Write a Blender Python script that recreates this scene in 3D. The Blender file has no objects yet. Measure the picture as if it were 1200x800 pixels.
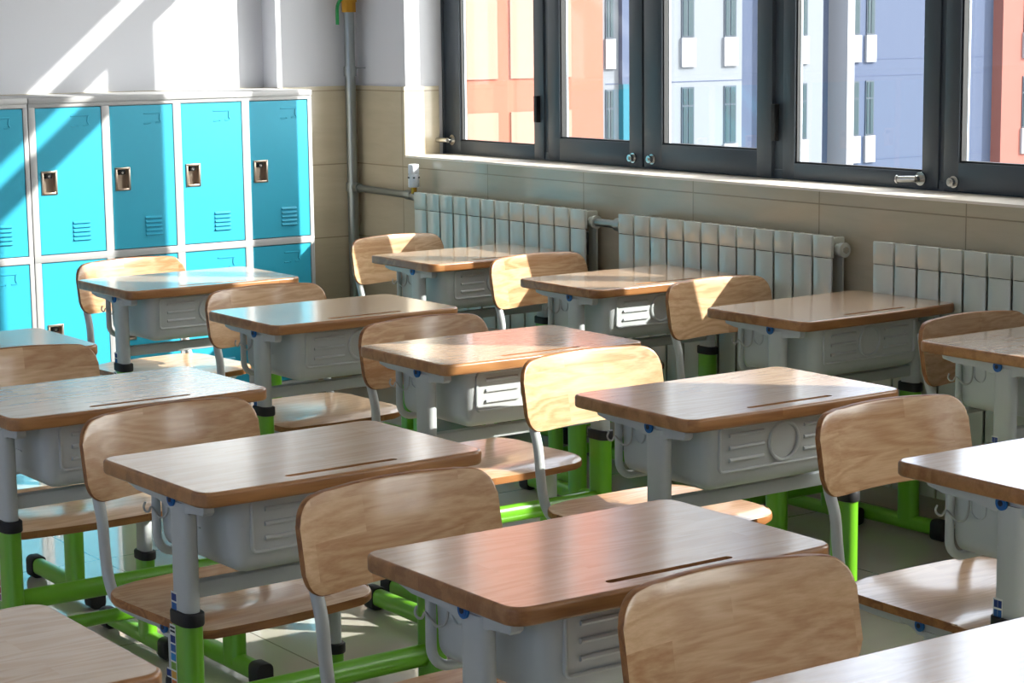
import bpy, bmesh, math, random
from mathutils import Vector, Matrix
random.seed(7)
scn = bpy.context.scene
COL = scn.collection
PI = math.pi

# ------------------------------------------------------------------ materials
def new_mat(name):
    m = bpy.data.materials.new(name); m.use_nodes = True
    nt = m.node_tree; b = nt.nodes['Principled BSDF']
    return m, nt, b
def lin(c):
    return tuple(((x/255)/12.92 if x/255 <= .04045 else ((x/255+.055)/1.055)**2.4) for x in c)+(1,)
def plain(name, rgb, rough=.5, metal=0, coat=0, noise=0, bump=0, spec=.5):
    m, nt, b = new_mat(name)
    b.inputs['Base Color'].default_value = lin(rgb)
    b.inputs['Roughness'].default_value = rough
    b.inputs['Metallic'].default_value = metal
    b.inputs['Coat Weight'].default_value = coat
    b.inputs['Coat Roughness'].default_value = .1
    b.inputs['Specular IOR Level'].default_value = spec
    tc = nt.nodes.new('ShaderNodeTexCoord')
    n = nt.nodes.new('ShaderNodeTexNoise'); n.inputs['Scale'].default_value = 40 if bump else 9; n.inputs['Detail'].default_value = 5
    nt.links.new(tc.outputs['Object'], n.inputs['Vector'])
    if noise:
        mx = nt.nodes.new('ShaderNodeMix'); mx.data_type = 'RGBA'
        c = lin(rgb)
        mx.inputs[6].default_value = tuple(x*(1-noise) for x in c[:3])+(1,)
        mx.inputs[7].default_value = tuple(min(1, x*(1+noise)) for x in c[:3])+(1,)
        nt.links.new(n.outputs['Fac'], mx.inputs[0]); nt.links.new(mx.outputs[2], b.inputs['Base Color'])
    if bump:
        bp = nt.nodes.new('ShaderNodeBump'); bp.inputs['Strength'].default_value = bump; bp.inputs['Distance'].default_value = .002
        nt.links.new(n.outputs['Fac'], bp.inputs['Height']); nt.links.new(bp.outputs[0], b.inputs['Normal'])
    return m

def wood(name, light, dark, rough, grain_axis=0, staves=True, ring=1.0, coat=0.0):
    """lacquered rubberwood: long grain, staves that differ a little in tone, cathedral rings"""
    m, nt, b = new_mat(name); N = nt.nodes; L = nt.links
    tc = N.new('ShaderNodeTexCoord'); oi = N.new('ShaderNodeObjectInfo')
    off = N.new('ShaderNodeVectorMath'); off.operation = 'SCALE'
    cmb = N.new('ShaderNodeCombineXYZ'); 
    mul = N.new('ShaderNodeMath'); mul.operation = 'MULTIPLY'; mul.inputs[1].default_value = 13.7
    L.new(oi.outputs['Random'], mul.inputs[0])
    for i in range(3): L.new(mul.outputs[0], cmb.inputs[i])
    add = N.new('ShaderNodeVectorMath'); add.operation = 'ADD'
    L.new(tc.outputs['Object'], add.inputs[0]); L.new(cmb.outputs[0], add.inputs[1])
    mp = N.new('ShaderNodeMapping'); mp.inputs['Scale'].default_value = (1.3, 9, 9)
    L.new(add.outputs[0], mp.inputs['Vector'])
    # staves
    br = N.new('ShaderNodeTexBrick'); br.inputs['Scale'].default_value = 1
    br.inputs['Mortar Size'].default_value = 0.0; br.inputs['Mortar Smooth'].default_value = 0
    br.inputs['Brick Width'].default_value = .31; br.inputs['Row Height'].default_value = .062
    br.inputs['Color1'].default_value = (0, 0, 0, 1); br.inputs['Color2'].default_value = (1, 1, 1, 1)
    br.inputs['Mortar'].default_value = (.5, .5, .5, 1); br.offset = .37
    if staves == 'vertical':
        sep = N.new('ShaderNodeSeparateXYZ'); cb2 = N.new('ShaderNodeCombineXYZ')
        L.new(add.outputs[0], sep.inputs[0]); L.new(sep.outputs[0], cb2.inputs[0]); L.new(sep.outputs[2], cb2.inputs[1])
        L.new(cb2.outputs[0], br.inputs['Vector'])
    else:
        L.new(add.outputs[0], br.inputs['Vector'])
    # shift the grain per stave
    sh = N.new('ShaderNodeVectorMath'); sh.operation = 'MULTIPLY_ADD'
    L.new(br.outputs['Color'], sh.inputs[0]); sh.inputs[1].default_value = (3.1, 2.3, 1.7) if staves else (0, 0, 0); L.new(mp.outputs[0], sh.inputs[2])
    n1 = N.new('ShaderNodeTexNoise'); n1.inputs['Scale'].default_value = 1.1; n1.inputs['Detail'].default_value = 3; n1.inputs['Distortion'].default_value = .35
    L.new(sh.outputs[0], n1.inputs['Vector'])
    m1 = N.new('ShaderNodeMath'); m1.operation = 'MULTIPLY'; m1.inputs[1].default_value = 62*ring; L.new(n1.outputs['Fac'], m1.inputs[0])
    sn = N.new('ShaderNodeMath'); sn.operation = 'SINE'; L.new(m1.outputs[0], sn.inputs[0])
    mr = N.new('ShaderNodeMapRange'); mr.inputs[1].default_value = -1; mr.inputs[2].default_value = 1; mr.inputs[3].default_value = 0; mr.inputs[4].default_value = 1
    L.new(sn.outputs[0], mr.inputs[0])
    mp2 = N.new('ShaderNodeMapping'); mp2.inputs['Scale'].default_value = (14, 260, 260); L.new(add.outputs[0], mp2.inputs['Vector'])
    n2 = N.new('ShaderNodeTexNoise'); n2.inputs['Scale'].default_value = 1; n2.inputs['Detail'].default_value = 4; n2.inputs['Roughness'].default_value = .6
    L.new(mp2.outputs[0], n2.inputs['Vector'])
    # combine: f = .30*rings + .45*fine + .25*stave
    a1 = N.new('ShaderNodeMath'); a1.operation = 'MULTIPLY'; a1.inputs[1].default_value = .34 if staves != 'vertical' else .24; L.new(mr.outputs[0], a1.inputs[0])
    a2 = N.new('ShaderNodeMath'); a2.operation = 'MULTIPLY_ADD'; a2.inputs[1].default_value = .55; L.new(n2.outputs['Fac'], a2.inputs[0]); L.new(a1.outputs[0], a2.inputs[2])
    sx = N.new('ShaderNodeSeparateColor'); L.new(br.outputs['Color'], sx.inputs[0])
    a3 = N.new('ShaderNodeMath'); a3.operation = 'MULTIPLY_ADD'; a3.inputs[1].default_value = .30 if staves == 'vertical' else .18; L.new(sx.outputs[0], a3.inputs[0]); L.new(a2.outputs[0], a3.inputs[2])
    a4 = N.new('ShaderNodeMath'); a4.operation = 'MULTIPLY_ADD'; a4.inputs[1].default_value = .25; L.new(oi.outputs['Random'], a4.inputs[0]); L.new(a3.outputs[0], a4.inputs[2])
    cr = N.new('ShaderNodeValToRGB')
    cr.color_ramp.elements[0].position = .15; cr.color_ramp.elements[0].color = lin(light)
    cr.color_ramp.elements[1].position = 1.0; cr.color_ramp.elements[1].color = lin(dark)
    L.new(a4.outputs[0], cr.inputs[0]); L.new(cr.outputs[0], b.inputs['Base Color'])
    b.inputs['Roughness'].default_value = rough
    b.inputs['Coat Weight'].default_value = coat; b.inputs['Coat Roughness'].default_value = .14; b.inputs['Coat IOR'].default_value = 1.6
    bp = N.new('ShaderNodeBump'); bp.inputs['Strength'].default_value = .04; bp.inputs['Distance'].default_value = .001
    L.new(n2.outputs['Fac'], bp.inputs['Height']); L.new(bp.outputs[0], b.inputs['Normal'])
    return m

M = {}
M['top'] = wood('lacquered_desk_wood', (236, 208, 180), (206, 168, 134), .26, coat=1.0)
M['top_edge'] = wood('desk_edge_wood', (186, 134, 84), (132, 84, 44), .36, ring=.55, coat=.2)
M['top_front'] = wood('front_nosing_wood', (222, 184, 146), (178, 134, 96), .3, coat=.6)
M['groove'] = wood('pencil_groove_wood', (196, 150, 108), (160, 112, 72), .4, coat=.2)
M['ply'] = wood('seat_plywood', (232, 198, 158), (174, 124, 78), .32, staves='vertical', ring=1.15, coat=.6)
M['ply_edge'] = wood('plywood_edge', (186, 128, 74), (120, 70, 32), .45, ring=.8)
M['grey'] = plain('grey_painted_steel', (186, 190, 190), .42, noise=.03)
M['box'] = plain('grey_moulded_plastic', (192, 196, 196), .42, bump=.05)
M['green'] = plain('green_painted_steel', (104, 172, 34), .3, coat=.3, noise=.05)
M['black'] = plain('black_rubber', (26, 24, 26), .6, bump=.2)
M['blue'] = plain('blue_cap_plastic', (20, 98, 166), .4)
M['chrome'] = plain('brushed_steel', (205, 203, 198), .22, metal=1)
M['darkhole'] = plain('dark_bolt', (18, 26, 42), .5)
M['sticker'] = plain('white_sticker', (222, 224, 220), .5)
for n, c in dict(s1=(22, 52, 120), s2=(30, 92, 160), s3=(44, 130, 190), s4=(64, 150, 196), s5=(120, 160, 60), s6=(212, 160, 60), s7=(196, 110, 50), s8=(176, 70, 60), s9=(150, 90, 130), s10=(80, 60, 110)).items():
    M[n] = plain('sticker_ink_'+n, c, .5)
M['locker_body'] = plain('light_grey_locker_steel', (178, 177, 177), .42, noise=.02)
M['locker_door'] = plain('cyan_locker_steel', (48, 168, 198), .42, noise=.02)
M['lock_metal'] = plain('nickel_lock_plate', (196, 178, 160), .3, metal=.85)
M['lock_dark'] = plain('black_lock_barrel', (14, 14, 16), .35)
M['plaster'] = plain('white_wall_plaster', (210, 211, 216), .9, bump=.12)
M['ceiling'] = plain('ceiling_paint', (232, 232, 230), .95)
M['sill'] = plain('pale_stone_sill', (236, 226, 212), .3, noise=.04)
M['frame'] = plain('anthracite_aluminium', (62, 70, 78), .38, noise=.04)
M['gasket'] = plain('black_window_gasket', (14, 15, 17), .55)
M['spacer'] = plain('aluminium_spacer', (176, 186, 196), .35, metal=.6)
M['rad'] = plain('cream_radiator_enamel', (200, 202, 190), .16, coat=.5, spec=.6)
M['radgap'] = plain('radiator_gap_shade', (22, 23, 23), .7)  # near-black colour standing in for the shade between radiator sections
M['galv'] = plain('galvanised_pipe', (150, 156, 154), .32, metal=.8, noise=.08)
M['hook'] = plain('dull_hook_wire', (176, 176, 172), .45, metal=.3)
M['brass'] = plain('brass_valve', (190, 140, 50), .35, metal=.8)
M['gplastic'] = plain('green_lever', (0, 132, 60), .4)
M['wplastic'] = plain('white_valve_plastic', (225, 228, 234), .35)

def tile_mat(name, c1, c2, bw, bh, rough, joint, axes='XY', mortar=.003, coat=0, off=(0, 0), veins=6.0):
    m, nt, b = new_mat(name); N = nt.nodes; L = nt.links
    tc = N.new('ShaderNodeTexCoord'); sep = N.new('ShaderNodeSeparateXYZ'); L.new(tc.outputs['Object'], sep.inputs[0])
    cb = N.new('ShaderNodeCombineXYZ')
    idx = {'X': 0, 'Y': 1, 'Z': 2}
    for k in range(2):
        ad = N.new('ShaderNodeMath'); ad.operation = 'ADD'; ad.inputs[1].default_value = off[k]
        L.new(sep.outputs[idx[axes[k]]], ad.inputs[0]); L.new(ad.outputs[0], cb.inputs[k])
    br = N.new('ShaderNodeTexBrick'); br.inputs['Scale'].default_value = 1; br.offset = 0
    br.inputs['Brick Width'].default_value = bw; br.inputs['Row Height'].default_value = bh
    br.inputs['Mortar Size'].default_value = mortar; br.inputs['Mortar Smooth'].default_value = .1
    br.inputs['Color1'].default_value = (0, 0, 0, 1); br.inputs['Color2'].default_value = (1, 1, 1, 1); br.inputs['Mortar'].default_value = (.5, .5, .5, 1)
    L.new(cb.outputs[0], br.inputs['Vector'])
    mp = N.new('ShaderNodeMapping'); mp.inputs['Scale'].default_value = (veins, veins, veins*6) if 'Z' in axes else (veins, veins*3, 1)
    L.new(tc.outputs['Object'], mp.inputs[0])
    n = N.new('ShaderNodeTexNoise'); n.inputs['Scale'].default_value = .5; n.inputs['Detail'].default_value = 8; n.inputs['Roughness'].default_value = .6; n.inputs['Distortion'].default_value = .5
    L.new(mp.outputs[0], n.inputs['Vector'])
    mx = N.new('ShaderNodeMix'); mx.data_type = 'RGBA'; mx.inputs[6].default_value = lin(c1); mx.inputs[7].default_value = lin(c2)
    L.new(n.outputs['Fac'], mx.inputs[0])
    mj = N.new('ShaderNodeMix'); mj.data_type = 'RGBA'; mj.inputs[7].default_value = lin(joint)
    L.new(mx.outputs[2], mj.inputs[6]); L.new(br.outputs['Fac'], mj.inputs[0]); L.new(mj.outputs[2], b.inputs['Base Color'])
    b.inputs['Roughness'].default_value = rough
    b.inputs['Coat Weight'].default_value = coat; b.inputs['Coat Roughness'].default_value = .04
    bp = N.new('ShaderNodeBump'); bp.invert = True; bp.inputs['Strength'].default_value = .4; bp.inputs['Distance'].default_value = .001
    L.new(br.outputs['Fac'], bp.inputs['Height']); L.new(bp.outputs[0], b.inputs['Normal'])
    return m
M['floor'] = tile_mat('polished_floor_tile', (186, 180, 166), (200, 194, 182), .8, .8, .13, (128, 122, 110), 'XY', .0025, .6, (.1, .3), 2.5)
M['dado_x'] = tile_mat('beige_wall_tile_window_side', (176, 164, 140), (204, 192, 168), .6, .3, .2, (150, 138, 116), 'YZ', .0022, .4, (.12, -.01))
M['dado_y'] = tile_mat('beige_wall_tile_back', (176, 164, 140), (204, 192, 168), .6, .3, .2, (150, 138, 116), 'XZ', .0022, .4, (.1, -.01))
def glass_mat():
    m = bpy.data.materials.new('window_glass'); m.use_nodes = True; nt = m.node_tree; N = nt.nodes; L = nt.links
    N.remove(N['Principled BSDF'])
    t = N.new('ShaderNodeBsdfTransparent'); t.inputs[0].default_value = (.97, .985, .98, 1)
    g = N.new('ShaderNodeBsdfGlossy'); g.inputs['Roughness'].default_value = .02
    lw = N.new('ShaderNodeLayerWeight'); lw.inputs[0].default_value = .5
    pw = N.new('ShaderNodeMath'); pw.operation = 'POWER'; pw.inputs[1].default_value = 5; L.new(lw.outputs['Facing'], pw.inputs[0])
    f = N.new('ShaderNodeMath'); f.operation = 'MULTIPLY_ADD'; f.inputs[1].default_value = .94; f.inputs[2].default_value = .035; L.new(pw.outputs[0], f.inputs[0])
    mx = N.new('ShaderNodeMixShader'); L.new(f.outputs[0], mx.inputs[0]); L.new(t.outputs[0], mx.inputs[1]); L.new(g.outputs[0], mx.inputs[2])
    L.new(mx.outputs[0], N['Material Output'].inputs['Surface'])
    return m
M['glass'] = glass_mat()

# ------------------------------------------------------------------ mesh helpers
class MB:
    """collects shapes into one bmesh; build() links it as one object"""
    def __init__(self): self.bm = bmesh.new(); self.mats = []
    def mi(self, mat):
        if mat not in self.mats: self.mats.append(mat)
        return self.mats.index(mat)
    def _new(self, before, mat):
        i = self.mi(mat)
        for f in self.bm.faces:
            if f not in before: f.material_index = i; f.smooth = True
    def box(self, x0, x1, y0, y1, z0, z1, mat, bev=0, seg=2, rot=None):
        before = set(self.bm.faces)
        vs = [self.bm.verts.new((x, y, z)) for x in (x0, x1) for y in (y0, y1) for z in (z0, z1)]
        F = [(0, 1, 3, 2), (4, 6, 7, 5), (0, 4, 5, 1), (2, 3, 7, 6), (0, 2, 6, 4), (1, 5, 7, 3)]
        fs = [self.bm.faces.new([vs[i] for i in f]) for f in F]
        if bev:
            es = list({e for f in fs for e in f.edges})
            bmesh.ops.bevel(self.bm, geom=es, offset=bev, segments=seg, profile=.5, affect='EDGES')
        if rot is not None:
            pass
        self._new(before, mat); return self
    def tube(self, pts, r, mat, n=10, oval=None, caps=True, up=(0, 0, 1)):
        """tube along points; oval=(a,b) half sizes along up-ish / side"""
        before = set(self.bm.faces)
        pts = [Vector(p) for p in pts]; rings = []
        prev = None
        for i, p in enumerate(pts):
            if i == 0: d = pts[1]-p
            elif i == len(pts)-1: d = p-pts[i-1]
            else: d = (pts[i+1]-p).normalized()+(p-pts[i-1]).normalized()
            d.normalize()
            if prev is None:
                u = Vector(up)
                if abs(u.dot(d)) > .95: u = Vector((1, 0, 0)) if abs(d.x) < .9 else Vector((0, 1, 0))
            else: u = prev
            u = (u-d*u.dot(d)).normalized(); s = d.cross(u); prev = u
            a, b_ = oval if oval else (r, r)
            rings.append([self.bm.verts.new(p+u*a*math.cos(2*PI*k/n)+s*b_*math.sin(2*PI*k/n)) for k in range(n)])
        for A, B in zip(rings, rings[1:]):
            for k in range(n): self.bm.faces.new([A[k], A[(k+1) % n], B[(k+1) % n], B[k]])
        if caps: self.bm.faces.new(rings[0][::-1]); self.bm.faces.new(rings[-1])
        self._new(before, mat); return self
    def prism(self, poly, axis, a, b, mat, bev=0, seg=2):
        """extrude a 2D polygon along an axis from a to b"""
        before = set(self.bm.faces)
        def P(u, v, w): return {'x': (w, u, v), 'y': (u, w, v), 'z': (u, v, w)}[axis]
        A = [self.bm.verts.new(P(u, v, a)) for u, v in poly]; B = [self.bm.verts.new(P(u, v, b)) for u, v in poly]
        n = len(poly); fa = self.bm.faces.new(A); fb = self.bm.faces.new(B[::-1])
        for k in range(n): self.bm.faces.new([A[k], B[k], B[(k+1) % n], A[(k+1) % n]])
        if bev:
            es = list(set(fa.edges) | set(fb.edges))
            bmesh.ops.bevel(self.bm, geom=es, offset=bev, segments=seg, profile=.5, affect='EDGES')
        self._new(before, mat); return self
    def slab(self, xs, lo, hi, nrow, thick, fn, mat, edge_mat=None, bev=.004):
        """plate with outline lo(x)..hi(x), bent by fn(x, t, w)"""
        before = set(self.bm.faces); bm = self.bm
        G = []
        for w in (0, thick):
            g = []
            for x in xs:
                a, b = lo(x), hi(x)
                g.append([bm.verts.new(fn(x, a+(b-a)*j/nrow, w)) for j in range(nrow+1)])
            G.append(g)
        nx = len(xs); cap = []
        for i in range(nx-1):
            for j in range(nrow):
                bm.faces.new([G[0][i][j], G[0][i][j+1], G[0][i+1][j+1], G[0][i+1][j]])
                bm.faces.new([G[1][i][j], G[1][i+1][j], G[1][i+1][j+1], G[1][i][j+1]])
        rim = [(i, 0) for i in range(nx)]+[(nx-1, j) for j in range(1, nrow+1)]+[(i, nrow) for i in range(nx-2, -1, -1)]+[(0, j) for j in range(nrow-1, 0, -1)]
        rf = []
        for k in range(len(rim)):
            a, b = rim[k], rim[(k+1) % len(rim)]
            rf.append(bm.faces.new([G[0][a[0]][a[1]], G[0][b[0]][b[1]], G[1][b[0]][b[1]], G[1][a[0]][a[1]]]))
        self._new(before, mat)
        if edge_mat is not None:
            i = self.mi(edge_mat)
            for f in rf: f.material_index = i
        if bev:
            rs = set(rf); es = []
            for f in rf:
                for e in f.edges:
                    if len(e.link_faces) == 2 and not (e.link_faces[0] in rs and e.link_faces[1] in rs): es.append(e)
            bmesh.ops.bevel(bm, geom=list(set(es)), offset=bev, segments=3, profile=.5, affect='EDGES', material=-1)
            for f in bm.faces:
                if f not in before: f.smooth = True
        return self
    def plate(self, poly, z0, z1, rad, mat, edge, n=4):
        """flat board with a rounded edge: rings of the outline pulled inward"""
        P = [Vector((x, y)) for k, (x, y) in enumerate(poly) if (Vector(poly[k])-Vector(poly[k-1])).length > 1e-4]
        m_ = len(P); N_ = []
        for k in range(m_):
            a = (P[k]-P[k-1]).normalized(); b = (P[(k+1) % m_]-P[k]).normalized(); t = (a+b).normalized()
            N_.append(Vector((t.y, -t.x)))
        ring_ = []
        prof = [(rad*(1-math.sin(PI/2*j/n)), z0+rad*(1-math.cos(PI/2*j/n))) for j in range(n+1)]
        prof += [(rad*(1-math.cos(PI/2*j/n)), z1-rad*(1-math.sin(PI/2*j/n))) for j in range(n+1)]
        for d, z in prof: ring_.append([self.bm.verts.new((p.x-q.x*d, p.y-q.y*d, z)) for p, q in zip(P, N_)])
        ie, it = self.mi(edge), self.mi(mat)
        for A, B in zip(ring_, ring_[1:]):
            for k in range(m_):
                f = self.bm.faces.new([A[k], A[(k+1) % m_], B[(k+1) % m_], B[k]]); f.smooth = True; f.material_index = ie
        for k in range(m_): pass
        f = self.bm.faces.new(ring_[0][::-1]); f.material_index = ie
        f = self.bm.faces.new(ring_[-1]); f.material_index = it
        return self
    def disc(self, c, axis, r, d, mat, n=20):
        c = Vector(c); a = {'x': Vector((1, 0, 0)), 'y': Vector((0, 1, 0)), 'z': Vector((0, 0, 1))}[axis]
        return self.tube([c, c+a*d], r, mat, n=n, up=(0, 0, 1) if axis != 'z' else (1, 0, 0))
    def mesh(self, name):
        bmesh.ops.recalc_face_normals(self.bm, faces=self.bm.faces)
        me = bpy.data.meshes.new(name); self.bm.to_mesh(me); self.bm.free()
        for m in self.mats: me.materials.append(m)
        me.set_sharp_from_angle(angle=math.radians(38))
        return me
    def build(self, name, parent=None, loc=(0, 0, 0)):
        o = bpy.data.objects.new(name, self.mesh(name)); COL.objects.link(o); o.location = loc
        if parent: o.parent = parent
        return o

def thing(name, label, cat, loc=(0, 0, 0), rz=0, group=None):
    o = bpy.data.objects.new(name, None); COL.objects.link(o); o.empty_display_size = .1
    o.location = loc; o.rotation_euler = (0, 0, rz); o['label'] = label; o['category'] = cat
    if group: o['group'] = group
    return o
def tag(o, label, cat, group=None):
    o['label'] = label; o['category'] = cat
    if group: o['group'] = group
    return o
def dup(src, loc, rz, label, group=None):
    r = src.copy(); COL.objects.link(r); r.location = loc; r.rotation_euler = (0, 0, rz); r['label'] = label
    if group: r['group'] = group
    for ch in list(src.children):
        c = ch.copy(); COL.objects.link(c); c.parent = r
        for g in list(ch.children):
            d = g.copy(); COL.objects.link(d); d.parent = c
    return r
def struct(o): o['kind'] = 'structure'; return o

def rrect(x0, x1, y0, y1, r, n=6):
    out = []
    for cx, cy, a0 in ((x1-r, y1-r, 0), (x0+r, y1-r, 90), (x0+r, y0+r, 180), (x1-r, y0+r, 270)):
        for k in range(n+1):
            a = math.radians(a0+90*k/n); out.append((cx+r*math.cos(a), cy+r*math.sin(a)))
    return out
def stadium(cx, cy, hx, hy, n=7):
    """oval tube section, flat sides along y (hy > hx)"""
    out = []
    for k in range(n+1):
        a = PI*k/n; out.append((cx+hx*math.cos(a), cy+(hy-hx)+hx*math.sin(a)))
    for k in range(n+1):
        a = PI+PI*k/n; out.append((cx+hx*math.cos(a), cy-(hy-hx)+hx*math.sin(a)))
    return out
def smooth_path(pts, n=6):
    """Catmull-Rom through the points"""
    P = [Vector(p) for p in pts]; P = [P[0]*2-P[1]]+P+[P[-1]*2-P[-2]]; out = []
    for i in range(1, len(P)-2):
        for k in range(n):
            t = k/n; a, b, c, d = P[i-1:i+3]
            out.append(.5*((2*b)+(c-a)*t+(2*a-5*b+4*c-d)*t*t+(3*b-a-3*c+d)*t**3))
    out.append(P[-2]); return out
def cut(o, cutter):
    for p in o.data.polygons:
        if abs(p.normal.z) > .9995: p.use_smooth = False
    md = o.modifiers.new('cut', 'BOOLEAN'); md.operation = 'DIFFERENCE'; md.object = cutter; md.solver = 'EXACT'
    bpy.context.view_layer.update()
    dg = bpy.context.evaluated_depsgraph_get()
    me = bpy.data.meshes.new_from_object(o.evaluated_get(dg)); o.modifiers.clear(); old = o.data; o.data = me
    me.name = old.name; bpy.data.objects.remove(cutter, do_unlink=True)
    me.set_sharp_from_angle(angle=math.radians(38))
    for p in me.polygons: p.use_smooth = abs(p.normal.z) < .9995
    ev = {}
    for p in me.polygons:
        for k in p.edge_keys: ev.setdefault(k, []).append(abs(p.normal.z) > .9995)
    for e in me.edges:                     # the flat face keeps its own normal where the rounding starts
        fl = ev.get(tuple(sorted(e.vertices)), [])
        if any(fl) and not all(fl): e.use_edge_sharp = True

# ------------------------------------------------------------------ student desk
def xs_round(hw, r, n=7, mid=10):
    a = [-hw+r-r*math.cos(math.radians(90*k/n)) for k in range(n+1)]
    a = sorted(set(round(v, 6) for v in a))
    m = [-hw+r+(2*hw-2*r)*k/mid for k in range(1, mid)]
    return a+m+[-v for v in reversed(a)]
def corner(x, hw, r):
    d = abs(x)-(hw-r)
    return 0 if d <= 0 else r-math.sqrt(max(0, r*r-min(d, r)**2))
STICK = ['s1', 's2', 's3', 's5', 's6', 's7', 's8', 's9', 's10']
def sticker(mb, x, side, yc, z1, rows, w=.021, head=True):
    """level sticker: white strip with two columns of coloured squares on the tube's flat side"""
    h = .0165*rows+(.018 if head else 0)
    mb.box(min(x, x+side*.0008), max(x, x+side*.0008), yc-w/2, yc+w/2, z1-h, z1, M['sticker'])
    z = z1-(.018 if head else .001)
    xa, xb = sorted((x+side*.0005, x+side*.0014))
    if head:
        for k in range(2):
            for j in range(4):
                y0 = yc-w/2+.002+j*.0044
                mb.box(xa, xb, y0, y0+.0032, z1-.007-k*.007, z1-.0035-k*.007, M['darkhole'])
    for k in range(rows):
        for j in (0, 1):
            y0 = yc-w/2+.0015+j*.0092
            mb.box(xa, xb, y0, y0+.0082, z-.015, z-.002, M[STICK[k % len(STICK)]])
        z -= .0165

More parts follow.
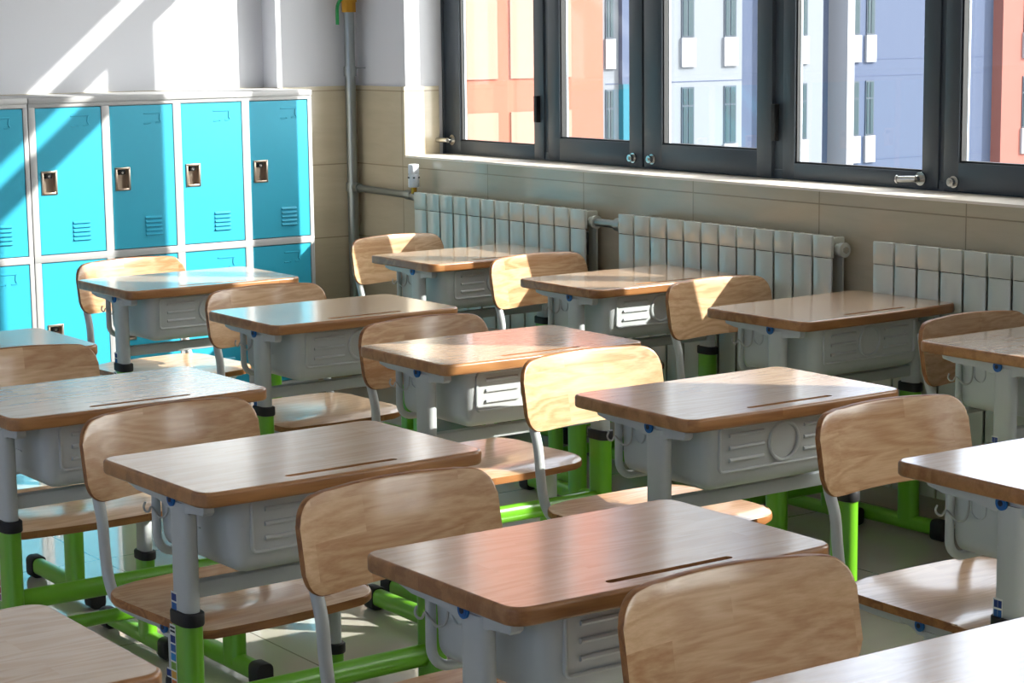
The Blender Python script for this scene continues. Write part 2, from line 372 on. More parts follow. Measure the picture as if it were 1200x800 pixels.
def make_desk():
    t = thing('student_desk', '', 'desk')
    top = MB()
    hw, hd, r = .300, .200, .031
    xs = xs_round(hw, r)
    lo = lambda x: -hd-.006*(1-(x/hw)**2)+corner(x, hw, r)
    hi = lambda x: hd-corner(x, hw, r)
    outline = [(x, lo(x)) for x in xs]+[(x, hi(x)) for x in reversed(xs)]
    top.plate(outline, .6525, .680, .0062, M['top'], M['top_edge'])
    tp = top.build('tabletop', t)
    tp.data.materials.append(M['top_front'])
    for p in tp.data.polygons:           # the laminate wraps over the front nosing
        if p.material_index == 1 and p.normal.y < -.6: p.material_index = 2
    c = MB(); g = rrect(-.112, .122, -.1690, -.1540, .0074, 5)
    c.prism(g, 'z', .6735, .70, M['groove'])
    cut(tp, c.build('cutter'))
    # moulded storage box, open to the sitter's side
    b = MB(); bm = b.bm
    fw, y0, y1, z0, z1 = .212, -.150, .128, .508, .652
    vs = {}
    for sx in (-1, 1):
        for sy, y in ((0, y0), (1, y1)):
            for sz, z in ((0, z0), (1, z1)):
                tx = (fw-.006 if sz == 0 else fw)
                ty = y0+.006 if (sy == 0 and sz == 0) else y
                vs[(sx, sy, sz)] = bm.verts.new((sx*tx, ty, z))
    q = lambda *k: bm.faces.new([vs[i] for i in k])
    q((-1, 0, 0), (1, 0, 0), (1, 0, 1), (-1, 0, 1))
    q((-1, 0, 0), (-1, 0, 1), (-1, 1, 1), (-1, 1, 0)); q((1, 0, 0), (1, 1, 0), (1, 1, 1), (1, 0, 1))
    q((-1, 0, 0), (-1, 1, 0), (1, 1, 0), (1, 0, 0)); q((-1, 0, 1), (1, 0, 1), (1, 1, 1), (-1, 1, 1))
    es = []
    for e in bm.edges:
        a, c_ = e.verts[0].co, e.verts[1].co
        vert_front = abs(a.x-c_.x) < .02 and abs(a.y-c_.y) < .02 and a.y < 0
        bottom = a.z < .52 and c_.z < .52 and not (a.y > .1 and c_.y > .1)
        if vert_front or bottom: es.append(e)
    bmesh.ops.bevel(bm, geom=es, offset=.034, segments=7, profile=.5, affect='EDGES')
    for f in bm.faces: f.smooth = True
    b.mi(M['box'])
    bmesh.ops.recalc_face_normals(bm, faces=bm.faces)
    sol = bmesh.ops.solidify(bm, geom=list(bm.faces), thickness=.0035)
    for f in bm.faces: f.material_index = 0; f.smooth = True
    # raised relief on the front: frame, three bars either side and a ring
    yf = y0+.0006
    def ridge(pts, r=.0026, closed=False):
        pts = [(p[0], yf+.006*max(0, (.6-p[1])/.15)*.6, p[1]) for p in pts]
        if closed: pts = pts+[pts[0]]
        b.tube(pts, r, M['box'], n=8)
    ridge(rrect(-.176, .176, .549, .642, .010, 4), .0036, True)
    for s in (-1, 1):
        for z in (.624, .598, .572):
            ridge([(s*.056, z), (s*.150, z)], .0044)
    ridge([(.040*math.cos(2*PI*k/28), .596+.040*math.sin(2*PI*k/28)) for k in range(28)], .0044, True)
    for s in (-1, 1):
        X = s*(fw-.0008)
        u = [(X, .088, .650), (X, .088, .600)]+[(X, .070+.018*math.cos(a), .600+.018*math.sin(a)) for a in [-PI*k/6 for k in range(1, 6)]]+[(X, .052, .600), (X, .052, .650)]
        b.tube(u, .0018, M['box'], n=6)
        b.tube([(X-s*.001, .02, .650), (X-s*.002, .02, .575), (X-s*.002, -.02, .575)], .0015, M['box'], n=6)
    b.build('storage_box', t)
    rim = MB()
    path = [(-.220, .655)]+[(-.220+.034-.034*math.cos(a), .535-.034*math.sin(a)) for a in [PI/2*k/7 for k in range(8)]]
    path += [(.220-.034+.034*math.sin(a), .535-.034*math.cos(a)) for a in [PI/2*k/7 for k in range(8)]]+[(.220, .655)]
    rim.tube([(x, .130, z) for x, z in path], .0085, M['grey'], n=10)
    rim.build('box_rim', t)
    for s in (-1, 1):
        h = MB()
        X = s*.231
        pts = smooth_path([(X, .151, .596), (X+s*.003, .152, .587), (X+s*.003, .146, .580), (X, .138, .580), (X-s*.001, .130, .590), (X-s*.003, .120, .583), (X-s*.006, .106, .574), (X-s*.011, .094, .578), (X-s*.015, .090, .592), (X-s*.0175, .090, .622)], 4)
        h.tube(pts, .0021, M['hook'], n=8)
        h.build('bag_hook', t)
        br = MB()
        poly = [(-.150, .6525), (-.155, .648), (-.155, .634), (-.148, .628), (-.102, .628), (-.098, .622), (-.018, .622), (-.010, .628), (.02, .632), (.10, .634), (.135, .640), (.140, .6525)]
        br.prism(poly, 'x', s*.262-.011, s*.262+.011, M['grey'], bev=.002)
        br.box(min(s*.200, s*.264), max(s*.200, s*.264), -.135, .125, .6475, .6525, M['grey'])
        br.build('top_bracket', t)
        cp = MB(); x = s*.2772
        cp.disc((x, -.047, .643), 'x', .0128, s*.004, M['blue'], 22); cp.disc((x+s*.004, -.047, .643), 'x', .0098, s*.0012, M['s2'], 20); cp.disc((x+s*.0045, -.047, .643), 'x', .0052, s*.0016, M['darkhole'], 14)
        cp.build('bolt_cap', t)['label'] = 'round blue bolt cap'
        up = MB()
        up.prism(stadium(s*.262, -.060, .0155, .031), 'z', .425, .640, M['grey'])
        sticker(up, s*.2776, s, -.043, .474, 2, head=False)
        up.build('upper_leg', t)
        col = MB(); col.prism(stadium(s*.262, -.060, .0225, .0395), 'z', .417, .442, M['black'], bev=.003)
        col.build('leg_collar', t)['label'] = 'black plastic collar'
        low = MB()
        low.prism(stadium(s*.262, -.060, .019, .0355), 'z', .03, .420, M['green'])
        sticker(low, s*.2811, s, -.040, .414, 8)
        low.build('lower_leg', t)['label'] = 'green lower leg with coloured level squares'
        ft = MB(); ft.prism(rrect(s*.262-.018, s*.262+.018, .012, .056, .015, 4), 'y', -.185, .205, M['green'])
        f = ft.build('foot', t)
        for ya, yb in ((-.205, -.160), (.180, .225)):
            k = MB(); k.prism(rrect(s*.262-.0215, s*.262+.0215, .001, .0605, .015, 4), 'y', ya, yb, M['black'], bev=.004)
            k.build('foot_cap', f)
    cb = MB(); cb.box(-.250, .250, -.074, -.046, .462, .492, M['grey'], bev=.005)
    cb.build('upper_crossbar', t)
    lb = MB(); lb.tube([(-.246, -.06, .262), (.246, -.06, .262)], .02, M['green'], n=18, oval=(.0225, .015))
    lb.build('lower_crossbar', t)['label'] = 'green lower crossbar'
    return t

# ------------------------------------------------------------------ student chair
def make_chair():
    t = thing('student_chair', '', 'chair')
    s_ = MB(); hw, hd, r = .212, .172, .055; rf = .036
    def hump(x, y):                      # shallow dished seat, waterfall front
        dish = -.010*math.exp(-((x/.13)**2+((y-.03)/.10)**2))
        fall = -.010*max(0, (-.11-y)/.062)**2
        back = .004*max(0, (y-.09)/.08)**2
        return dish+fall+back
    xs = xs_round(hw, r, 7, 12)
    s_.slab(xs, lambda x: -hd-.008*(1-(x/hw)**2)+corner(x, hw, rf), lambda x: hd+.012*(1-(x/hw)**2)-corner(x, hw, r), 12, .017,
            lambda x, y, w: (x, y, .3535+w+hump(x, y)), M['ply'], M['ply_edge'], bev=.0045)
    s_.build('seat', t)
    b = MB(); bw, r = .205, .042
    xs = xs_round(bw, r, 7, 14)
    def bend(x, z, w):
        y = .269-.703*x*x+.191*(z-.62)-w       # ends come forward round the sitter
        return (x, y, z)
    b.slab(xs, lambda x: .534+.004*(1-(x/bw)**2)+corner(x, bw, r), lambda x: .696+.010*(1-(x/bw)**2)-corner(x, bw, r), 6, .015, bend, M['ply'], M['ply_edge'], bev=.004)
    b.build('backrest', t)
    for s in (-1, 1):
        p = MB(); X = s*.176
        p.tube(smooth_path([(X, .02, .338), (X, .11, .339), (s*.180, .165, .349), (s*.181, .192, .385), (s*.180, .205, .440), (s*.178, .215, .500), (s*.174, .240, .555), (s*.170, .260, .620), (s*.168, .270, .668)], 5), .0115, M['grey'], n=14)
        p.build('back_post', t)
        br = MB()
        poly = [(-.135, .3535), (-.140, .344), (-.132, .331), (-.105, .328), (-.095, .318), (-.020, .318), (-.008, .330), (.03, .337), (.115, .340), (.130, .3535)]
        br.prism(poly, 'x', s*.176-.010, s*.176+.010, M['grey'], bev=.002)
        br.build('seat_bracket', t)
        cp = MB(); x = s*.1893
        cp.disc((x, -.032, .339), 'x', .0115, s*.004, M['blue'], 22); cp.disc((x+s*.004, -.032, .339), 'x', .0088, s*.0012, M['s2'], 20); cp.disc((x+s*.0045, -.032, .339), 'x', .0048, s*.0016, M['darkhole'], 14)
        cp.build('bolt_cap', t)['label'] = 'round blue bolt cap'
        up = MB(); up.prism(stadium(s*.176, -.058, .0135, .025), 'z', .235, .330, M['grey'])
        sticker(up, s*.1896, s, -.046, .262, 2, w=.018, head=False)
        up.build('upper_leg', t)
        c = MB(); c.prism(stadium(s*.176, -.058, .0205, .033), 'z', .222, .243, M['black'], bev=.003)
        c.build('leg_collar', t)['label'] = 'black plastic collar'
        low = MB(); low.prism(stadium(s*.176, -.058, .017, .029), 'z', .03, .225, M['green'])
        low.build('lower_leg', t)['label'] = 'green lower leg'
        ft = MB(); ft.prism(rrect(s*.176-.016, s*.176+.016, .010, .048, .013, 4), 'y', -.165, .165, M['green'])
        f = ft.build('foot', t)
        for ya, yb in ((-.185, -.145), (.145, .185)):
            k = MB(); k.prism(rrect(s*.176-.0195, s*.176+.0195, .001, .0525, .014, 4), 'y', ya, yb, M['black'], bev=.004)
            k.build('foot_cap', f)
    lb = MB(); lb.tube([(-.165, -.058, .098), (.165, -.058, .098)], .016, M['green'], n=16, oval=(.017, .012))
    lb.build('lower_crossbar', t)['label'] = 'green lower crossbar'
    return t

desk0 = make_desk(); chair0 = make_chair()
R = math.radians
DG = 'single student desks in rows'; CG = 'student chairs behind the desks'
desks = [
 (1.857, 2.426, .2, 'wooden desk in the centre foreground, its whole top in view with an orange reflection'),
 (1.839, 3.332, 1.5, 'wooden desk at left foreground, white hook and coloured sticker on its near leg'),
 (1.851, 4.190, .4, 'wooden desk cut by the left edge, directly behind the left foreground chair'),
 (1.825, 5.030, 0, 'far left desk of which only the grey-lit top corner shows above a chair back'),
 (2.934, 5.972, .1, 'half sunlit wooden desk right in front of the cyan lockers, scuffed front edge'),
 (2.920, 5.036, -.1, 'shaded wooden desk second in its row from the lockers, behind the middle desk'),
 (2.914, 4.202, -.1, 'wooden desk in the middle of the room, its white storage box blown out by sun'),
 (4.029, 5.982, .6, 'wooden desk farthest back beside the first radiator, striped by sunlight'),
 (4.029, 5.090, .2, 'wooden desk beside the gap between two radiators, diagonal shadow across its box'),
 (4.034, 4.200, 1.6, 'shaded wooden desk beside the radiators, third from the back wall along the window'),
 (2.916, 3.321, -.2, 'wooden desk right of centre, its back corner sunlit, ring moulded in its box'),
 (4.038, 3.392, 0, 'desk at the right edge beside the third radiator, only its left corner in view'),
 (2.957, 2.407, -1.2, 'desk at the lower right edge, bluish top and coloured sticker on its leg'),
 (0.768, 2.462, 0, 'desk in the bottom left corner of which only bare pale wood shows'),
 (1.850, 1.602, -1.0, 'nearest desk, cut off in the bottom right corner, bluish white top'),
]
for i, (x, y, a, lab) in enumerate(desks):
    if i == 0:
        desk0.location = (x, y, 0); desk0.rotation_euler = (0, 0, R(a)); desk0['label'] = lab; desk0['group'] = DG
    else: dup(desk0, (x, y, 0), R(a), lab, DG)
chairs = [
 (1.864, 1.890, -3.4, 'chair nearest the camera, large brown back at the bottom centre right'),
 (1.830, 2.687, 3.5, 'chair tucked behind the centre foreground desk, its wide back left of that desk'),
 (1.838, 3.564, 5, 'chair behind the left foreground desk, grey post and shaded seat in full view'),
 (1.865, 4.495, 0, 'orange brown chair back cut by the left edge, in front of the lockers'),
 (2.963, 6.176, 5.5, 'chair farthest back on the left, its back half lit against the cyan lockers'),
 (2.938, 5.206, 2.4, 'chair behind the shaded desk second from the lockers'),
 (2.929, 4.322, 2.8, 'chair behind the middle desk, dark grained back and long reddish seat'),
 (4.055, 6.256, 3, 'farthest chair by the window wall, back striped with sun'),
 (4.063, 5.377, 3.1, 'chair with a glowing sunlit back between the two far window desks'),
 (4.070, 4.475, 1, 'chair with a narrow triangle of sun on its back, before the second radiator'),
 (2.921, 3.595, .9, 'chair with a brightly sunlit pale back just right of centre'),
 (4.060, 3.450, 0, 'chair by the third radiator, its orange rimmed back cut by the right edge'),
 (2.981, 2.686, -1, 'chair right of centre with swirling grain on its back and a seat reflecting blue'),
]
for i, (x, y, a, lab) in enumerate(chairs):
    if i == 0:
        chair0.location = (x, y, 0); chair0.rotation_euler = (0, 0, R(a)); chair0['label'] = lab; chair0['group'] = CG
    else: dup(chair0, (x, y, 0), R(a), lab, CG)

# ------------------------------------------------------------------ room
XW, XT = 4.455, 4.440          # plaster face and tile face of the window wall
YB, YT = 7.555, 7.540          # back wall
XL, YF, H = -4.0, -3.2, 3.15
XO = 4.895                      # outer face
XG = 4.645
SILL, TILE = .956, 1.228
WINS = [(3.80, 7.072), (1.41, 2.56), (-2.7, -.05)]  # last opening is unseen, added for fill light
HEAD = 2.79
f = MB(); f.box(XL-.2, XO, YF-.2, YB+.25, -.12, 0, M['floor']); struct(f.build('floor'))
c = MB(); c.box(XL-.2, XO, YF-.2, YB+.25, H, H+.15, M['ceiling']); struct(c.build('ceiling'))
w = MB()
w.box(XW, XO, YF-.2, YB+.25, 0, SILL-.008, M['plaster'])
w.box(XW, XO, YF-.2, YB+.25, HEAD, H, M['plaster'])
ys = [YB+.25]
for a, b in WINS:
    w.box(XW, XG+.03, b, ys[-1], SILL-.008, HEAD, M['plaster']); w.box(XG+.0295, XO, b+.36, ys[-1], SILL-.008, HEAD, M['plaster']); ys.append(a)
w.box(XW, XO, YF-.2, ys[-1], SILL-.008, HEAD, M['plaster'])
struct(w.build('wall_right'))
# tile dado, proud of the plaster
d = MB()
d.box(XT, XW+.001, YF, 7.425, 0, SILL-.008, M['dado_x'])
for k, (a, b) in enumerate(WINS):
    top = 7.425 if k == 0 else WINS[k-1][0]+.012
    d.box(XT, XW+.001, b-.012, top, SILL-.008, TILE, M['dado_x'], bev=0)
    d.box(XW, XG-.04, b-.012, b+.001, SILL, TILE, M['dado_y'])
d.box(XT, XW+.001, YF, WINS[-1][0]+.012, SILL-.008, TILE, M['dado_x'])
struct(d.build('trim_1'))
for k, (a, b) in enumerate(WINS):
    s = MB(); s.box(XT, XG+.01, a, b-.012, SILL-.008, SILL, M['sill']); struct(s.build('trim_%d' % (k+2)))
w = MB(); w.box(XL-.2, XW+.01, YB, YB+.25, 0, H, M['plaster']); struct(w.build('wall_back'))
w = MB(); w.box(4.078, XW, 7.440, YB, 0, H, M['plaster']); struct(w.build('trim_6'))
d = MB(); d.box(XL, 4.070, YT, YB+.001, 0, TILE, M['dado_y']); d.box(4.065, XT+.001, 7.425, 7.441, 0, TILE, M['dado_y']); d.box(4.065, 4.080, 7.425, YT+.001, 0, TILE, M['dado_x'])
struct(d.build('trim_5'))
w = MB()                       # unseen corridor side; wall openings added to let in fill light
w.box(XL-.2, XL, YF, YB, 0, 1.0, M['plaster']); w.box(XL-.2, XL, YF, YB, 2.5, H, M['plaster'])
for a, b in ((-3.2, -2.4), (.2, 1.0), (3.6, 4.4), (7.0, 7.6)): w.box(XL-.2, XL, a, b, 1.0, 2.5, M['plaster'])
struct(w.build('wall_left'))
w = MB(); w.box(XL-.2, XO, YF-.2, YF, 0, H, M['plaster']); struct(w.build('wall_front'))

# ------------------------------------------------------------------ windows
def ring(mb, y0, y1, z0, z1, wy0, wy1, wz0, wz1, xa, xb, mat, bev=.002):
    """rectangular frame in the YZ plane; w.. = member widths at low y, high y, bottom, top"""
    mb.box(xa, xb, y0, y0+wy0, z0, z1, mat, bev); mb.box(xa, xb, y1-wy1, y1, z0, z1, mat, bev)
    mb.box(xa, xb, y0+wy0-.001, y1-wy1+.001, z0, z0+wz0, mat, bev); mb.box(xa, xb, y0+wy0-.001, y1-wy1+.001, z1-wz1, z1, mat, bev)
ZT0, ZT1, ZU = 2.448, 2.492, 2.728     # transom and top of the upper light
def window(n, a, b, lights):
    """lights: list of (kind, y_low, y_high, glass_low, glass_high)"""
    w = bpy.data.objects.new('window_%d' % n, None); COL.objects.link(w); w['kind'] = 'structure'; w.location = (XG, (a+b)/2, SILL); w.empty_display_size = .1
    off = Vector((XG, (a+b)/2, SILL))
    def fin(mb, name, parent=w):
        for v in mb.bm.verts: v.co -= off
        o = mb.build(name, parent); return o
    fr = MB()
    zb, zt = SILL-.004, HEAD
    fr.box(XG-.005, XG+.022, a, b, zb, zb+.035, M['frame'], .002)
    fr.box(XG-.018, XG+.022, a, b, ZT0, ZT1, M['frame'], .002)
    fr.box(XG-.018, XG+.022, a, b, ZU, zt, M['frame'], .002)
    fr.box(XG-.018, XG+.022, a, a+.030, zb, zt, M['frame'], .002); fr.box(XG-.018, XG+.022, b-.010, b, zb, zt, M['frame'], .002)
    for (k0, y0, y1, g0, g1), (k1, y2, y3, g2, g3) in zip(lights, lights[1:]):
        fr.box(XG-.003, XG+.020, y1-.02, y2+.02, zb, ZT0+.01, M['frame'], .001)
    o_frame = fin(fr, 'window_frame')
    ug = MB(); ug.box(XG+.006, XG+.010, a+.03, b-.01, ZT1-.005, ZU+.005, M['glass']); fin(ug, 'glass_pane')
    for kind, y0, y1, g0, g1 in lights:
        s = MB(); gz = 1.010 if kind == 'fixed' else 1.045
        xa = XG-.010 if kind == 'fixed' else XG-.018
        ring(s, y0, y1, zb+.010, ZT0+.004, g0-y0, y1-g1, gz-zb-.010, .05, xa, XG+.012, M['frame'])
        # glazing bead and gasket step back from the face
        ring(s, g0-.012, g1+.012, gz-.012, ZT0-.034, .0125, .0125, .0125, .0125, XG+.002, XG+.013, M['gasket'], 0)
        ring(s, g0-.001, g1+.001, gz-.001, ZT0-.045, .007, .007, .007, .007, xa+.007, XG+.009, M['gasket'], 0)
        ring(s, g0-.006, g1+.006, gz-.006, ZT0-.040, .010, .010, .010, .010, XG+.0135, XG+.021, M['spacer'], 0)
        so = fin(s, 'sash')
        g = MB(); g.box(XG+.0095, XG+.0125, g0-.004, g1+.004, gz-.004, ZT0-.045, M['glass']); fin(g, 'glass_pane', so)
    return w, fin
def knob(fin, y, z, x):
    k = MB(); k.disc((x, y, z), 'x', .018, -.006, M['chrome'], 20); k.disc((x-.006, y, z), 'x', .013, -.016, M['chrome'], 18); k.disc((x-.022, y, z), 'x', .006, -.006, M['chrome'], 12)
    fin(k, 'sash_knob')
def lever(fin, y, z, x, dy):
    k = MB(); k.disc((x, y, z), 'x', .021, -.007, M['chrome'], 20); k.disc((x-.007, y, z), 'x', .011, -.022, M['chrome'], 14)
    k.tube([(x-.028, y, z), (x-.040, y+dy*.3, z), (x-.046, y+dy, z-.002)], .0095, M['chrome'], n=12)
    k.tube([(x-.046, y+dy*.96, z-.002), (x-.047, y+dy*1.05, z-.002)], .0125, M['chrome'], n=14)
    fin(k, 'sash_handle')
w1, fin = window(1, 3.80, 7.072, [
    ('open', 3.83, 4.345, 3.895, 4.287),
    ('fixed', 4.375, 5.06, 4.441, 5.005),
    ('open', 5.105, 5.772, 5.178, 5.673),
    ('open', 5.782, 6.345, 5.856, 6.274),
    ('fixed', 6.385, 7.062, 6.448, 6.955)])
knob(fin, 5.83, .992, XG-.018); knob(fin, 5.722, .992, XG-.018); knob(fin, 4.30, .988, XG-.018)
lever(fin, 7.005, 1.012, XG-.010, .10); lever(fin, 4.44, .990, XG-.012, .055)
hg = MB(); hg.box(XG-.030, XG-.010, 6.405, 6.423, 1.10, 1.20, M['gasket'], .002); fin(hg, 'sash_hinge')
hg = MB(); hg.box(XG-.030, XG-.010, 5.078, 5.096, 1.08, 1.20, M['gasket'], .002); fin(hg, 'sash_hinge')
window(2, 1.41, 2.56, [('fixed', 1.435, 2.55, 1.49, 2.49)])
window(3, -2.7, -.05, [('fixed', -2.66, -1.90, -2.6, -1.96), ('open', -1.86, -1.36, -1.8, -1.42), ('open', -1.35, -.85, -1.29, -.91), ('fixed', -.80, -.07, -.74, -.13)])  # unseen window behind the view, added to bring in fill light

# ------------------------------------------------------------------ lockers
def locker(x0, ncol, label):
    """grey steel cabinet: two tiers of cyan doors"""
    pitch, Y, D, Z = .2885, 7.140, .385, 1.226
    Wd = pitch*ncol+.010
    t = thing('locker_cabinet', label, 'lockers', (x0, Y, 0), 0, 'steel locker cabinets')
    b = MB(); m = M['locker_body']
    b.box(0, Wd, .030, D, .0, Z-.002, m)
    b.box(-.001, Wd+.001, -.006, D, Z-.022, Z, m, .004)                   # top sheet
    b.box(0, Wd, 0, .032, Z-.036, Z-.018, m, .001); b.box(0, Wd, 0, .032, .0, .088, m, .001); b.box(0, Wd, 0, .032, .629, .655, m, .001)
    cols = []
    for k in range(ncol):
        cols.append((.025+k*pitch, .025+k*pitch+.257))
    edges = [0]+[v for c_ in cols for v in c_]+[Wd]
    for k in range(0, len(edges), 2): b.box(edges[k], edges[k+1], .0005, .032, .0, Z-.02, m, .001)
    b.build('cabinet_body', t)
    for (a, c_) in cols:
        for (z0, z1) in ((.656, 1.189), (.089, .628)):
            a2, c2 = a+.0022, c_-.0022; z0_, z1_ = z0+.0022, z1-.0022
            lx0, lx1 = a2+.014, a2+.070; lz1 = z1_-.228; lz0 = lz1-.082
            dr = MB()
            # door skin round the lock opening
            dr.box(a2, lx0, .003, .018, z0_, z1_, M['locker_door']); dr.box(lx1, c2, .003, .018, z0_, z1_, M['locker_door'])
            dr.box(lx0, lx1, .003, .018, z0_, lz0, M['locker_door']); dr.box(lx0, lx1, .003, .018, lz1, z1_, M['locker_door'])
            vx = a2+.128
            for j in range(5):                                            # louvres
                z = z0_+.044+j*.0155
                dr.prism([(.003, z-.001), (-.0035, z+.0015), (-.0035, z+.0035), (.003, z+.0105)], 'x', vx+.0, vx+.066, M['locker_door'])
            n1, nz = a2+.135, z1_-.030                                    # pressed card holder
            dr.tube([(n1, .003, nz), (n1+.070, .003, nz)], .0030, M['locker_door'], n=6)
            dr.tube([(n1+.066, .003, nz-.004), (n1+.064, .003, nz-.022), (n1+.070, .003, nz-.034)], .0030, M['locker_door'], n=6)
            dr.tube([(n1, .003, nz-.038), (n1+.018, .003, nz-.038)], .0028, M['locker_door'], n=6)
            dr.tube([(n1+.048, .003, nz-.036), (n1+.068, .003, nz-.036)], .0028, M['locker_door'], n=6)
            dr.tube([(n1+.025, .003, nz-.037), (n1+.029, .003, nz-.037)], .0028, M['locker_door'], n=6)
            d_ = dr.build('door', t); d_['label'] = 'cyan steel door'
            lk = MB(); q = M['lock_metal']
            for (p, q0, r_, s_) in ((lx0-.002, lx0+.006, lz0-.002, lz1+.002), (lx1-.006, lx1+.002, lz0-.002, lz1+.002)): lk.box(p, q0, -.001, .006, r_, s_, q, .001)
            lk.box(lx0, lx1, -.001, .006, lz0-.002, lz0+.006, q, .001); lk.box(lx0, lx1, -.001, .006, lz1-.006, lz1+.002, q, .001)
            lk.box(lx0, lx1, .026, .028, lz0, lz1, q); lk.box(lx0, lx0+.002, .002, .028, lz0, lz1, q); lk.box(lx1-.002, lx1, .002, .028, lz0, lz1, q)
            lk.box(lx0, lx1, .002, .028, lz0, lz0+.002, q); lk.box(lx0, lx1, .002, .028, lz1-.002, lz1, q)
            lk.box(lx0+.014, lx1-.012, .010, .026, lz1-.026, lz1-.006, M['lock_dark'], .004)
            lk.disc(((lx0+lx1)/2, .010, lz1-.018), 'y', .0085, -.006, M['lock_dark'], 14)
            lk.disc(((lx0+lx1)/2, .004, lz1-.018), 'y', .0045, -.001, M['chrome'], 12)
            lk.build('lock', d_)['label'] = 'recessed nickel lock with black barrel'
    return t
locker(2.8975, 4, 'grey locker cabinet with cyan doors, the right-hand one standing against the pillar')
locker(2.8975-.004-(.2885*4+.010), 4, 'grey cabinet with cyan doors, the left one cut off by the photo edge')

# ------------------------------------------------------------------ radiators
def radiator(y_far, n, pitch, label, valve=False, plug_near=False):
    t = thing('radiator', label, 'radiator', (4.388, y_far, 0), 0, 'cream sectional radiators under the window')
    zt = .830
    for k in range(n):
        yc = -(k+.5)*pitch; hw = pitch/2-.0048
        s = MB(); m = M['rad']
        up = .760
        s.box(-.046, -.038, yc-hw, yc+hw, .105, up, m, .0025)             # lower face plate
        s.box(-.0475, -.034, yc-hw-.0006, yc+hw+.0006, up+.0012, zt-.002, m, .003)   # wider hood at the head
        s.box(-.040, .026, yc-hw*.62, yc+hw*.62, zt-.034, zt-.008, m, .006)
        s.box(-.030, .016, yc-pitch/2-.0040, yc-pitch/2+.0040, .11, zt-.045, M['radgap']) if k < n-1 else None  # dark filler added between sections to paint the gap's shade
        s.box(.018, .026, yc-hw*.55, yc+hw*.55, .12, zt-.03, m, .002)
        s.tube([(-.006, yc-pitch/2, .16), (-.006, yc+pitch/2, .16)], .018, m, n=12)
        s.tube([(-.006, yc-pitch/2, .785), (-.006, yc+pitch/2, .785)], .018, m, n=12)
        s.build('section', t)
    L_ = n*pitch
    for sgn, z in ((1, .785), (1, .16), (-1, .785), (-1, .16)):
        p = MB(); y = 0 if sgn > 0 else -L_
        p.disc((-.006, y, z), 'y', .023, sgn*.014, M['rad'], 18)
        if sgn < 0: p.disc((-.006, y-.014, z), 'y', .010, -.006, M['chrome'], 6)
        p.build('end_plug', t)
    for y in (-.1, -L_+.1):
        k = MB(); k.box(.0, .054, y-.012, y+.012, .70, .715, M['galv'], .002); k.box(.028, .055, y-.02, y+.02, .66, .74, M['galv'], .002)
        k.build('wall_bracket', t)
    return t
radiator(6.850, 12, .0925, 'cream radiator farthest back, with the white valve at its pipe end')
radiator(5.560, 12, .0868, 'middle cream radiator, its near end plug showing past the desks')
radiator(4.352, 13, .0885, 'nearest cream radiator, running out of the photo on the right')

pipe = MB(); PX, PY = 4.392, 7.395
pipe.tube([(PX, PY, 0), (PX, PY, 1.53)], .0215, M['galv'], n=18)
for z in (.815, 1.285): pipe.tube([(PX, PY, z-.018), (PX, PY, z+.018)], .027, M['galv'], n=18)
t = thing('riser_pipe', 'vertical galvanised heating pipe in the corner behind the lockers', 'pipe', (PX, PY, 0))
for v in pipe.bm.verts: v.co -= Vector((PX, PY, 0))
pipe.build('pipe', t)
v = MB(); v.tube([(0, 0, 1.525), (0, 0, 1.565)], .030, M['brass'], n=8); v.tube([(0, 0, 1.565), (0, 0, 1.625)], .034, M['brass'], n=18); v.tube([(0, 0, 1.625), (0, 0, 1.665)], .030, M['brass'], n=8)
v.tube([(0, 0, 1.585), (-.030, -.035, 1.59)], .012, M['brass'], n=12)
vo = v.build('valve', t); vo['label'] = 'brass ball valve'
lv = MB(); lv.tube(smooth_path([(-.030, -.035, 1.59), (-.056, -.042, 1.578), (-.078, -.044, 1.55), (-.080, -.044, 1.475)], 4), .008, M['gplastic'], n=8, oval=(.005, .009)); lv.build('valve_lever', vo)['label'] = 'green lever'
up = MB(); up.tube([(0, 0, 1.66), (0, 0, H)], .0215, M['galv'], n=18); up.build('upper_pipe', t)
cl = MB(); cl.tube([(0, 0, 1.30), (.02, -.02, 1.30), (.06, -.022, 1.30)], .0025, M['galv'], n=6); cl.tube([(0, 0, 1.293), (0, 0, 1.307)], .026, M['galv'], n=16); cl.build('pipe_clip', t)
b = MB(); b.tube([(PX, PY-.0275, .813), (PX, 6.95, .806), (4.382, 6.905, .803), (4.380, 6.862, .790)], .0145, M['galv'], n=14)
b.tube([(PX, PY-.0275, .813), (PX, PY-.055, .8125)], .020, M['galv'], n=14); b.tube([(PX, 6.975, .807), (PX, 6.935, .806)], .019, M['galv'], n=14)
tag(b.build('branch_pipe'), 'horizontal galvanised pipe from the corner riser to the far radiator', 'pipe')
t = thing('thermostatic_valve', 'white thermostatic valve head above the pipe at the far radiator', 'valve', (PX-.006, 6.915, .806))
v = MB(); v.tube([(0, 0, .0), (0, 0, .036)], .012, M['brass'], n=8); v.build('valve_stem', t)
v = MB(); v.prism([(.022*math.cos(2*PI*k/12), .022*math.sin(2*PI*k/12)) for k in range(12)], 'z', .034, .085, M['wplastic'], .003)
v.prism(rrect(-.019, .019, -.019, .019, .012, 4), 'z', .083, .125, M['wplastic'], .006)
for k in range(6):
    a = 2*PI*k/6; v.box(.0225*math.cos(a)-.003, .0225*math.cos(a)+.003, .0225*math.sin(a)-.003, .0225*math.sin(a)+.003, .070, .075, M['lock_dark'])
v.build('valve_head', t)
b = MB(); b.tube([(4.379, 5.724, .785), (4.379, 5.578, .785)], .014, M['galv'], n=14); b.tube([(4.379, 5.610, .785), (4.379, 5.578, .785)], .023, M['galv'], n=14)
tag(b.build('link_pipe'), 'short galvanised pipe joining the far and middle radiators', 'pipe')

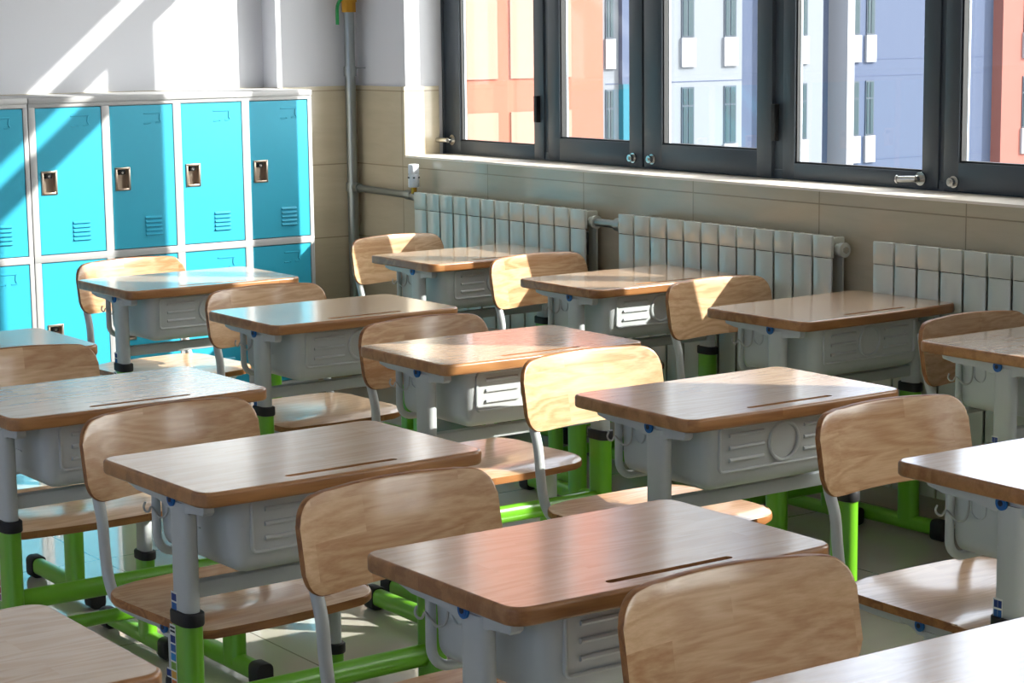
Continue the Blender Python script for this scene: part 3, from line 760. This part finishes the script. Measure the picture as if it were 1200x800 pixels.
# ------------------------------------------------------------------ school building across the yard
YFAC = 55.0
M['f_orange'] = plain('orange_render', (138, 78, 62), .9, noise=.03)
M['f_salmon'] = plain('salmon_render', (146, 104, 90), .9, noise=.03)
M['f_white'] = plain('white_render', (134, 136, 142), .9, noise=.02)
M['f_pale'] = plain('pale_grey_render', (98, 103, 110), .9, noise=.02)
M['f_blue'] = plain('blue_grey_shade_render', (58, 68, 90), .9, noise=.03)  # shade of the recessed facade parts put into a blue-grey colour
M['f_teal'] = plain('teal_render', (26, 84, 100), .9, noise=.03)
M['f_red'] = plain('coral_render', (122, 74, 66), .9, noise=.03)
M['f_glass'] = plain('dark_window_glass', (16, 42, 50), .3, spec=.4)
M['f_fr'] = plain('dark_window_frame', (40, 52, 66), .4)
M['f_line'] = plain('facade_joint', (56, 66, 92), .9)
fz0, fz1 = -9.0, 26.0
S = 3.66                      # storey height
bt = thing('school_building', 'colour-blocked school building seen through the windows across the yard', 'building', (50, YFAC, fz0))
off = Vector((50, YFAC, fz0))
def part(mb, name, parent=bt, label=None):
    for v in mb.bm.verts: v.co -= off
    o = mb.build(name, parent)
    if label: o['label'] = label
    return o
def block(x0, x1, dy, mat, name, label, z0=fz0, z1=fz1, dep=12):
    m_ = MB(); m_.box(x0, x1, YFAC+dy, YFAC+dy+dep, z0, z1, mat)
    return part(m_, name, label=label)
block(26, 36.55, .0, M['f_orange'], 'wall_block', 'orange wall block')
o1 = block(36.55, 41.98, -.5, M['f_orange'], 'wall_block', 'orange wall block')
st = MB()
for (a, b_) in ((36.56, 37.75), (38.25, 40.65)):
    for k in range(-2, 6):
        st.box(a, b_, YFAC-.56, YFAC-.48, -.15+k*S, -.15+k*S+2.6, M['f_salmon'])
part(st, 'facade_panel', o1, 'pale salmon panels')
block(41.9, 48.45, .0, M['f_pale'], 'wall_block', 'pale grey wall block')
block(48.45, 50.4, .8, M['f_blue'], 'wall_block', 'recessed wall with its shade in the blue grey colour')
block(50.4, 52.28, .0, M['f_pale'], 'wall_block', 'pale grey wall block')
block(52.28, 53.4, .9, M['f_blue'], 'wall_block', 'recessed wall with its shade in the blue grey colour')
block(53.4, 53.75, -.1, M['f_white'], 'wall_block', 'narrow white fin', dep=3)
block(53.75, 61.45, .3, M['f_blue'], 'wall_block', 'wall block with shade in its blue grey colour', z1=13.5)
block(61.45, 63.6, -.2, M['f_red'], 'wall_block', 'coral wall block', z1=13.5)
block(63.6, 72, .2, M['f_white'], 'wall_block', 'white wall block', z1=13.5)
tb = MB(); tb.box(43.02, 44.3, YFAC-.25, YFAC+.2, fz0, -.45, M['f_teal']); part(tb, 'wall_block', label='teal wall block')
tb = MB(); tb.box(43.02, 44.3, YFAC-.2, YFAC+.2, -.45, fz1, M['f_blue']); part(tb, 'wall_block', label='wall block with shade in its blue grey colour')
for (xa, xb, dy) in ((42.46, 42.80, 0), (45.72, 46.26, 0), (47.62, 48.16, 0), (51.05, 51.5, 0), (53.76, 54.37, .3), (54.70, 55.12, .3), (62.6, 63.3, -.2), (65, 66, .2)):
    for k in range(-2, 7):
        z0, z1 = -2.60+k*S, -.62+k*S
        if xa > 53.7 and z1 > 13: continue
        wn = MB(); wn.box(xa, xb, YFAC+dy-.04, YFAC+dy+.02, z0, z1, M['f_fr'])
        xm = xa+(xb-xa)*.45
        for (p, q) in ((xa+.05, xm-.03), (xm+.03, xb-.05)):
            wn.box(p, q, YFAC+dy-.06, YFAC+dy-.03, z0+.05, z0+1.32, M['f_glass']); wn.box(p, q, YFAC+dy-.06, YFAC+dy-.03, z0+1.38, z1-.05, M['f_glass'])
        part(wn, 'window')
        pn = MB(); pn.box(xa-.04, xb+.04, YFAC+dy-.10, YFAC+dy+.02, z0-1.0, z0-.02, M['f_white']); part(pn, 'spandrel_panel')
jl = MB()
for k in range(-2, 4):
    jl.box(42.46, 48.45, YFAC-.012, YFAC+.02, -.45+k*S, -.42+k*S, M['f_line']); jl.box(53.8, 61.4, YFAC+.288, YFAC+.32, -.45+k*S, -.42+k*S, M['f_line'])
    jl.box(53.8, 61.4, YFAC+.288, YFAC+.32, .15+k*S, .18+k*S, M['f_line'])
part(jl, 'facade_joints')
g = MB(); g.box(-80, 160, -80, 160, -9.3, -9.0, plain('yard_paving', (150, 150, 146), .9, noise=.05)); struct(g.build('ground'))

# ------------------------------------------------------------------ light
sun = bpy.data.lights.new('sun', 'SUN'); sun.energy = 11.5; sun.angle = math.radians(.53); sun.color = (1.0, .965, .91)
so = bpy.data.objects.new('sun', sun); COL.objects.link(so)
so.rotation_euler = Vector((-.966, 1.0, -.825)).to_track_quat('-Z', 'Y').to_euler()
wd = bpy.data.worlds.new('sky'); scn.world = wd; wd.use_nodes = True
nt = wd.node_tree; bg = nt.nodes['Background']
tc = nt.nodes.new('ShaderNodeTexCoord'); dt = nt.nodes.new('ShaderNodeVectorMath'); dt.operation = 'DOT_PRODUCT'
sd = Vector((.966, -1.0, .825)).normalized(); dt.inputs[1].default_value = sd
nt.links.new(tc.outputs['Generated'], dt.inputs[0])
cl_ = nt.nodes.new('ShaderNodeMapRange'); cl_.inputs[1].default_value = -.2; cl_.inputs[2].default_value = 1; cl_.inputs[3].default_value = 0; cl_.inputs[4].default_value = 1
nt.links.new(dt.outputs['Value'], cl_.inputs[0])
ma = nt.nodes.new('ShaderNodeMath'); ma.operation = 'MULTIPLY_ADD'; ma.inputs[1].default_value = 7.4; ma.inputs[2].default_value = 1.9
nt.links.new(cl_.outputs[0], ma.inputs[0]); nt.links.new(ma.outputs[0], bg.inputs[1])
cr = nt.nodes.new('ShaderNodeValToRGB'); cr.color_ramp.elements[0].color = (.50, .66, 1.0, 1); cr.color_ramp.elements[1].color = (1.0, .99, .97, 1); cr.color_ramp.elements[1].position = .6
nt.links.new(cl_.outputs[0], cr.inputs[0]); nt.links.new(cr.outputs[0], bg.inputs[0])

# ------------------------------------------------------------------ camera
cam = bpy.data.cameras.new('camera'); co = bpy.data.objects.new('camera', cam); COL.objects.link(co); scn.camera = co
f_px, pitch, roll, yaw = 2438.07, .14972391, -.01163587, .61150505
fw = Vector((math.sin(yaw)*math.cos(pitch), math.cos(yaw)*math.cos(pitch), -math.sin(pitch)))
r = Vector((math.cos(yaw), -math.sin(yaw), 0)); u = r.cross(fw)
r2 = r*math.cos(roll)+u*math.sin(roll); u2 = -r*math.sin(roll)+u*math.cos(roll)
mat = Matrix((r2, u2, -fw)).transposed().to_4x4(); mat.translation = Vector((0, 0, 1.45623))
co.matrix_world = mat
cam.sensor_width = 36; cam.lens = f_px/1200*36; cam.clip_end = 400; cam.clip_start = .05
cam.dof.use_dof = False

vs = scn.view_settings; vs.view_transform = 'Standard'; vs.look = 'None'; vs.gamma = 1; vs.use_curve_mapping = False
vs.exposure = 0.0
scn.cycles.max_bounces = 10; scn.cycles.diffuse_bounces = 6; scn.cycles.transparent_max_bounces = 16
scn.cycles.use_denoising = True; scn.cycles.sample_clamp_indirect = 8
